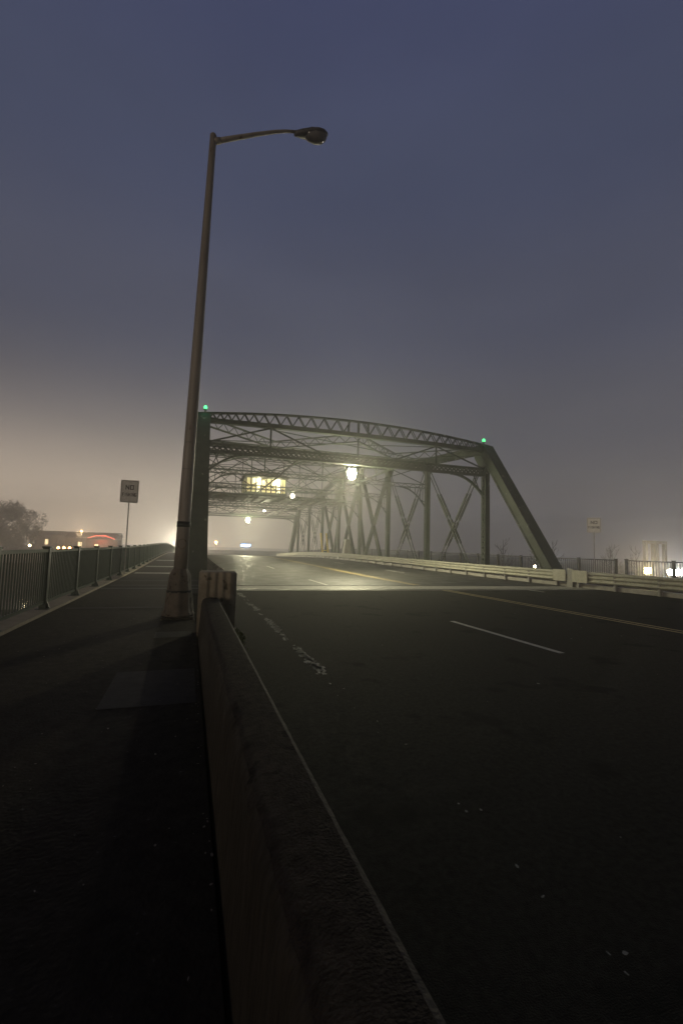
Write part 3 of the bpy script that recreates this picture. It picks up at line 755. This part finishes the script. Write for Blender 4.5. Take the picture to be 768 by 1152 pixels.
bridge_lamp(8.66, 57.1, 6.05, 6.62, NY[4]+.05, 'small dim lamp just below the lit control house', 300, .45, 300)
bridge_lamp(9.29, 78.9, 6.28, 6.5, NY[7]-.05, 'bright lamp hung from the far portal low over the road', 2800, 2.1, 3600)

# ------------------------------------------------------------------ control house over the road
hs = empty('control_house', (8, 52, 7), 'small control house with lit windows hung over the middle of the bridge', 'control house')
hx0, hx1, hy0, hy1, hz0, hz1 = 5.5, 10.0, 50.2, 54.6, 7.15, 9.15
mb = MB(); mb.box(1.2, 16.8, 49.3, 55.4, 6.93, 7.12)
for xx in rng(1.3, 16.7, 1.1): mb.box(xx-.05, xx+.05, 49.35, 55.35, 6.70, 6.928)
mb.build('platform', M['green_steel'], hs)
mb = MB(); mb.prism([(hx0-.3, hz1+.02), (hx1+.3, hz1+.02), (hx1+.2, hz1+.2), ((hx0+hx1)/2, hz1+.55), (hx0-.2, hz1+.2)], 'y', hy0-.35, hy1+.35); mb.build('roof', M['roof_far'], hs)
mb = MB()
mb.box(hx0, hx1, hy0, hy1, hz0-.02, hz0+.10)
for (xa, xb, ya, yb) in ((hx0,hx1,hy0,hy0+.08),(hx0,hx1,hy1-.08,hy1),(hx0,hx0+.08,hy0+.08,hy1-.08),(hx1-.08,hx1,hy0+.08,hy1-.08)):
    mb.box(xa, xb, ya, yb, hz0+.10, hz0+.32); mb.box(xa, xb, ya, yb, hz1-.14, hz1+.018)
for xx in rng(hx0+.06, hx1-.06, .55):
    mb.box(xx-.075, xx+.075, hy0+.002, hy0+.078, hz0+.32, hz1-.14); mb.box(xx-.045, xx+.045, hy1-.078, hy1-.002, hz0+.32, hz1-.14)
for yy in rng(hy0+.06, hy1-.06, .7):
    mb.box(hx0+.002, hx0+.078, yy-.045, yy+.045, hz0+.32, hz1-.14); mb.box(hx1-.078, hx1-.002, yy-.045, yy+.045, hz0+.32, hz1-.14)
mb.build('wall', M['house_wall'], hs)
for xa, xb in zip(rng(hx0+.06, hx1-.06, .55), rng(hx0+.06, hx1-.06, .55)[1:]):
    mb = MB(); mb.box(xa+.046, xb-.046, hy0+.03, hy0+.05, hz0+.322, hz1-.142); mb.build('window', M['window_bright'] if abs((xa+xb)/2-6.95) < .5 or abs((xa+xb)/2-8.95) < .3 else M['window_lit'], hs)
ys_ = rng(hy0+.06, hy1-.06, .7)
for ya, yb in zip(ys_, ys_[1:]):
    mb = MB(); mb.box(hx0+.03, hx0+.05, ya+.046, yb-.046, hz0+.322, hz1-.142); mb.build('window', M['window_lit'], hs)
for xx in (6.95, 8.95):
    mb = MB(); mb.tube([(xx, hy0-.16, 8.92), (xx, hy0-.16, 8.84)], .09, 12); mb.tube([(xx, hy0-.16, 8.84), (xx, hy0-.16, 8.68)], [.12,.05], 12); mb.build('wall_lamp', M['tube_lit'], hs)
    light('lamp_glow', (xx, hy0-.4, 8.7), 70, (1,.9,.6), hs, .1)
# balustrade on the platform edge
mb = MB()
for z in (7.6, 8.1): mb.beam((1.2, 49.3, z), (16.8, 49.3, z), .04, .04)
for xx in rng(1.2, 16.8, .6): mb.beam((xx, 49.3, 7.1), (xx, 49.3, 8.1), .035, .035)
mb.build('platform_rail', M['green_steel'], hs)

# ------------------------------------------------------------------ pedestal and yellow barrier frame by the far truss
mb = MB(); mb.prism([(-.62, 0), (.62, 0), (.33, 2.25), (-.33, 2.25)], 'y', -.35, .35)
pe = mb.build('pedestal', M['joint'], bevel=.02); pe.location = (17.95, 51.6, zr(51.6)+.15); tag(pe, 'pale tapered concrete pedestal behind the cream guard rail beside the yellow barrier frame', 'pedestal')
yb_ = empty('barrier_frame', (17.7, 61, zr(61)), 'yellow leaning barrier frame beside the pale pedestal on the bridge', 'barrier')
for xx, t in ((17.35, .25), (18.15, .25)):
    mb = MB(); mb.beam((xx+.3, 61, zr(61)+.15), (xx-.15, 61, zr(61)+3.4), .22, .16); mb.build('leg', M['yellow_steel'], yb_)
mb = MB(); mb.beam((17.6, 61, zr(61)+1.0), (18.4, 61, zr(61)+1.0), .08, .1, side=SY); mb.build('crossbar', M['yellow_steel'], yb_)

# ------------------------------------------------------------------ signs
FONT = {'N': [((0,0),(0,1)),((0,1),(1,0)),((1,0),(1,1))], 'O': [((0,0),(0,1)),((0,1),(1,1)),((1,1),(1,0)),((1,0),(0,0))],
        'F': [((0,0),(0,1)),((0,1),(1,1)),((0,.55),(.8,.55))], 'I': [((.5,0),(.5,1))], 'S': [((1,1),(0,1)),((0,1),(0,.5)),((0,.5),(1,.5)),((1,.5),(1,0)),((1,0),(0,0))],
        'H': [((0,0),(0,1)),((1,0),(1,1)),((0,.5),(1,.5))], 'G': [((1,1),(0,1)),((0,1),(0,0)),((0,0),(1,0)),((1,0),(1,.45)),((1,.45),(.55,.45))]}
def write(mb, s, xc, yf, zc, cw, ch, gap, th):
    n_ = len(s); tot = n_*cw + (n_-1)*gap; x = xc - tot/2
    for ci, c in enumerate(s):
        for (a, b), (c_, d_) in FONT[c]:
            p, q = Vector((x+a*cw, yf, zc+(b-.5)*ch)), Vector((x+c_*cw, yf, zc+(d_-.5)*ch)); e_ = (q-p).normalized()*th/2
            mb.beam(p-e_, q+e_, .002, th, side=SY)
        x += cw + gap
def sign(x, y, ztop, zb, W, post_h0, rot, label, scale=1.0):
    r = empty('sign', (x, y, post_h0), label, 'sign', None)
    H = ztop-zb
    mb = MB(); mb.box(x-.022, x+.022, y+.004, y+.04, post_h0, ztop-.05); mb.build('sign_post', M['galv'], r)
    mb = MB(); c = .04
    pl = [(x-W/2+c, zb), (x+W/2-c, zb), (x+W/2, zb+c), (x+W/2, ztop-c), (x+W/2-c, ztop), (x-W/2+c, ztop), (x-W/2, ztop-c), (x-W/2, zb+c)]
    mb.prism(pl, 'y', y-.004, y); pn = mb.build('sign_panel', M['sign_white'], r)
    mb = MB(); yf = y-.006; i_ = .035
    for a, b in (((x-W/2+i_, zb+i_), (x+W/2-i_, zb+i_)), ((x-W/2+i_, ztop-i_), (x+W/2-i_, ztop-i_)), ((x-W/2+i_, zb+i_), (x-W/2+i_, ztop-i_)), ((x+W/2-i_, zb+i_), (x+W/2-i_, ztop-i_))):
        mb.beam((a[0], yf, a[1]), (b[0], yf, b[1]), .002, .012, side=SY)
    write(mb, 'NO', x, yf, zb+H*.68, W*.16, H*.17, W*.09, .030)
    write(mb, 'FISHING', x, yf, zb+H*.36, W*.075, H*.13, W*.038, .019)
    mb.build('lettering', M['sign_text'], r)
    for dz in (.09, H-.09):
        mb = MB(); mb.tube([(x, y-.002, zb+dz), (x, y-.012, zb+dz)], .012, 8); mb.build('bolt', M['galv'], r)
    r.rotation_euler.z = rot
    return r
sign(-2.42, 20.25, 4.02, 3.09, .68, zr(20)+.2, math.radians(-2), 'white NO FISHING sign on a thin post above the footway railing')
sign(20.85, 19.2, 3.55, 2.72, .70, zr(19)+.2, math.radians(-38), 'white NO FISHING sign on a thin post beyond the sloping end post')

# ------------------------------------------------------------------ floodlights and timber frames beyond the far railing
def flood(x, y, z, label, m, col, power, hw=.32):
    r = empty('floodlight', (x, y, -.75), label, 'floodlight')
    mb = MB(); mb.tube([(x, y+.12, -.75), (x, y+.12, z)], .05, 10); mb.build('stand', M['galv'], r)
    d = Vector((-x, -y, 0)).normalized(); s = Vector((-d.y, d.x, 0))
    c = Vector((x, y, z))
    mb = MB(); mb.beam(c-d*.05, c-d*.30, hw*2+.08, .5, side=s, w1=hw*1.2, h1=.3); mb.build('housing', M['black'], r)
    mb = MB(); mb.beam(c-d*.045, c, hw*2, .42, side=s); mb.build('lens', m, r)
    fl_ = light('flood_glow', tuple(c + d*.35), power, col, r, .2, 'SPOT'); fl_.data.spot_size = math.radians(110); fl_.data.spot_blend = .8
    fl_.rotation_euler = d.to_track_quat('-Z', 'Y').to_euler()
flood(33.5, 26, .45, 'warm yellow floodlight shining through the far railing in front of the timber frame', M['flood_warm'], (1,.75,.35), 1500, .22)
flood(36.6, 26, .35, 'brightest white floodlight shining through the far railing', M['flood_white'], (1,.97,.92), 2600, .6)
tf = empty('timber_frame', (36.3, 27.5, -.75), 'pale double timber frame standing behind the floodlights', 'frame')
for k, x in enumerate((35.25, 36.15, 36.50, 37.40)):
    mb = MB(); mb.box(x-.13, x+.13, 27.4, 27.66, -.75, 2.6 - (.001 if k % 2 else 0)); mb.build('post', M['timber'], tf)
for a, b in ((35.12, 36.29), (36.35, 37.53)):
    mb = MB(); mb.box(a, b, 27.38, 27.68, 2.601, 2.84); mb.build('lintel', M['timber'], tf)
def small_lamp(name, x, y, z, gz, label, m, col, power, r_=.16, group=None):
    r = empty(name, (x, y, gz), label, 'lamp', group)
    mb = MB(); mb.tube([(x, y, gz), (x, y, z)], .05, 8); mb.build('pole', M['galv'], r)
    mb = MB(); mb.lathe((x, y, z), [(r_*.4,0),(r_,r_*.6),(r_,r_*1.4),(r_*.3,r_*2)], 12); mb.build('globe', m, r, smooth=True)
    light('lamp_glow', (x, y, z-.15), power, col, r, .2)
small_lamp('lamp_post', 26.4, 30, .40, -6, 'small warm lamp low behind the foot of the sloping end post', M['flood_warm'], (1,.85,.55), 40, .10)
small_lamp('lamp_post', -1.75, 99, 2.4, -2.3, 'bright lamp hidden behind the pole at the end of the footway', M['flood_warm'], (1,.90,.70), 26000, .45)
small_lamp('lamp_post', 6.4, 120, 2.0, -2.3, 'orange lamp glowing in the fog beyond the far end of the road', M['orange_on'], (1,.5,.2), 900, .30)
small_lamp('lamp_post', -29.3, 103, .3, -2.3, 'small white lamp glinting under the big foggy tree', M['flood_warm'], (1,.9,.65), 60, .20)
small_lamp('lamp_post', -36.2, 105, 1.2, -2.3, 'pale lamp shining through the big foggy tree', M['flood_warm'], (1,.9,.7), 60, .22)
for k, x in enumerate((-24.9, -23.9, -22.9)):
    small_lamp('yard_lamp', x, 105, -.1, -2.3, 'orange yard lamp in front of the low dark building', M['orange_on'], (1,.5,.15), 60, .24, 'row of orange yard lamps')
small_lamp('lamp_post', 62, 66, .6, -6, 'white dock lamp far off on the water beyond the bridge', M['flood_white'], (.9,.95,1), 900, .22)
# blue lit sign far down the road
bs = empty('lit_sign', (14.4, 125, -2.3), 'small blue lit sign far down the foggy road', 'sign')
mb = MB(); mb.box(14.3, 14.5, 125.02, 125.2, -2.3, 1.2); mb.build('post', M['galv'], bs)
mb = MB(); mb.box(13.0, 15.8, 124.9, 125.0, 1.2, 2.3); mb.build('panel', M['black'], bs)
mb = MB()
for k in range(6): mb.box(13.15+k*.44, 13.45+k*.44, 124.88, 124.9, 1.45, 2.05)
mb.build('lit_face', M['blue_on'], bs); light('sign_glow', (14.4, 124.2, 1.7), 250, (.3,.55,1), bs, .3)

# ------------------------------------------------------------------ trees and buildings in the fog
def tree(x, y, g, H, R_, label, n_=2600, seed=1, kind='tree', trunk_h=.35):
    rr = random.Random(seed); r = empty(kind, (x, y, g), label, 'tree', None)
    mb = MB(); mb.tube([(x,y,g),(x+.1,y,g+H*trunk_h*.6),(x,y,g+H*.6)], [H*.035,H*.026,H*.012], 10)
    ends = []
    for k in range(9):
        a = k*2.4 + rr.random(); z0 = g + H*(trunk_h*.8+.03*k); L = R_*rr.uniform(.5,.85)
        e_ = Vector((x+math.cos(a)*L, y+math.sin(a)*L, z0+H*rr.uniform(.15,.35))); ends.append(e_)
        mb.tube([(x,y,z0), Vector((x,y,z0)).lerp(e_, .5)+Vector((0,0,H*.03)), e_], [H*.014,H*.009,H*.004], 6)
    mb.build('trunk', M['bark'], r)
    cl = []
    for k in range(60):
        a = rr.random()*6.283; u = rr.random()**.5; zz = rr.uniform(-1, 1); q = math.sqrt(max(0, 1-zz*zz*.9))
        cl.append((Vector((x+math.cos(a)*R_*u*q, y+math.sin(a)*R_*u*q, g+H*(.50+.38*zz))), R_*rr.uniform(.16,.30)))
    mb = MB()
    for k in range(n_):
        c, s = rr.choice(cl); dv = Vector((rr.gauss(0,1), rr.gauss(0,1), rr.gauss(0,.8))).normalized()*s*rr.uniform(.55,1.05)
        p = c+dv; sz = rr.uniform(.12,.26)*(H/11); n1 = Vector((rr.gauss(0,1),rr.gauss(0,1),rr.gauss(0,1))).normalized(); n2 = n1.orthogonal().normalized(); n3 = n1.cross(n2)
        mb.add([p-n2*sz, p+n3*sz*.5, p+n2*sz, p-n3*sz*.5], [(0,1,2,3)])
    mb.build('crown', M['leaf'], r)
    return r
tree(-67, 200, -2.3, 17.6, 13.0, 'broad dark tree looming in the fog beyond the footway railing', 22000, 3)
tree(-90, 212, -2.3, 16.5, 12.5, 'wide tree cut by the picture edge beyond the broad foggy tree', 16000, 4)
def bare(x, y, g, H, label, seed):
    rr = random.Random(seed); r = empty('bare_tree', (x, y, g), label, 'tree', 'bare trees in the fog beyond the far railing')
    mb = MB(); mb.tube([(x,y,g),(x+rr.uniform(-.2,.2),y,g+H)], [.16,.02], 8); mb.build('trunk', M['bark'], r)
    mb = MB()
    def br_(p, d, L, rad, dep):
        q = p + d*L; mb.tube([p, q], [rad, rad*.5], 5)
        if dep:
            for _ in range(3): br_(p.lerp(q, rr.uniform(.4, 1)), (d + Vector((rr.gauss(0,.4), rr.gauss(0,.4), rr.uniform(0,.4)))).normalized(), L*.6, rad*.5, dep-1)
    for k in range(10):
        z = g + H*(.3+.06*k); a = rr.random()*6.3; br_(Vector((x,y,z)), Vector((math.cos(a)*.6, math.sin(a)*.6, .8)).normalized(), H*.24*(1-.05*k), .05, 2)
    mb.build('branches', M['bark'], r)
for k, (x, y, H) in enumerate(((45, 58, 8.6), (53, 60, 8.0), (59, 63, 9.0), (64, 56, 7.8), (72, 58, 8.4), (76, 66, 9))):
    bare(x, y, -6.2, H+1.2, 'thin leafless tree showing faintly in the fog beyond the far railing', 20+k)
def building(name, x0, x1, y0, y1, g, h, roofh, label, wins=0, red=False):
    r = empty(name, ((x0+x1)/2, y0, g), label, 'building')
    mb = MB(); mb.box(x0, x1, y0, y1, g, g+h); mb.build('wall', M['wall_far'], r)
    mb = MB(); ym = (y0+y1)/2; mb.prism([(y0-.5, g+h+.01), (y1+.5, g+h+.01), (ym, g+h+roofh)], 'x', x0-.5, x1+.5); mb.build('roof', M['roof_far'], r)
    for k in range(wins):
        xx = x0 + (x1-x0)*(k+.5)/wins; mb = MB(); mb.box(xx-.6, xx+.6, y0-.06, y0-.01, g+h*.35, g+h*.7); mb.build('window', M['win_far'] if k % 3 == 1 else M['car_glass'], r)
    return r
building('warehouse', -43, -27, 190, 204, -2.3, 5.2, 2.0, 'long low dark warehouse in the fog behind the orange lamps', 5)
building('warehouse', -68, -32, 238, 252, -2.3, 6.4, 2.1, 'faint long building in the fog behind the dark warehouse', 8)
rb = building('shop', -28.6, -20.3, 150, 158, -2.3, 4.5, .02, 'shop with a glowing red roof band beside the NO FISHING sign', 0)
mb = MB()
for a, b, c_, d_ in ((-28.2,-26.1,2.65,3.4),(-26.1,-23.6,3.4,3.4),(-23.6,-21.1,3.4,2.5)): mb.beam((a,149.9,c_),(b,149.9,d_),.1,.20,side=SY)
mb.build('red_light_band', M['red_on'], rb)
mb = MB(); mb.box(-26.3, -25.4, 149.9, 149.98, -.9, .8); mb.build('lit_door', M['win_far'], rb)
light('sign_glow', (-24.5, 148.6, 2.4), 350, (1,.2,.1), rb, .3)

# ------------------------------------------------------------------ town street lights, far back in the fog on the west bank
TOWN = [(-62, 120, 7200), (-30, 150, 5000)]
for k, (x, y, p) in enumerate(TOWN):
    lab = ('warm town street light at the far left of the foggy bank', 'warm town street light behind the faint long building', 'warm town street light far beyond the end of the footway')[k]
    r = empty('town_lamp', (x, y, -2.3), lab, 'lamp')
    mb = MB(); mb.tube([(x,y,-2.3),(x,y,4.4)], .08, 8); mb.build('pole', M['galv'], r)
    mb = MB(); mb.lathe((x,y,4.4), [(.1,0),(.25,.12),(.2,.3),(.05,.36)], 12); mb.build('globe', M['orange_on'], r)
    light('lamp_glow', (x, y, 4.2), p, (1,.66,.36), r, .3)

# ------------------------------------------------------------------ fog
mb = MB(); mb.box(-230, 230, -45, 260, -7.2, 20.5)
hz = mb.build('haze', M['black']); hz.data.materials.clear()
hm = bpy.data.materials.new('haze'); hm.use_nodes = True
n = hm.node_tree.nodes; l = hm.node_tree.links; n.clear()
o_ = n.new('ShaderNodeOutputMaterial'); v_ = n.new('ShaderNodeVolumePrincipled')
v_.inputs['Color'].default_value = (0.93, 0.93, 0.92, 1); v_.inputs['Density'].default_value = 0.0034; v_.inputs['Anisotropy'].default_value = 0.68
l.new(v_.outputs[0], o_.inputs['Volume'])
hz.data.materials.append(hm); tag(hz, kind='stuff'); hz['label'] = 'fog'; del hz['label']
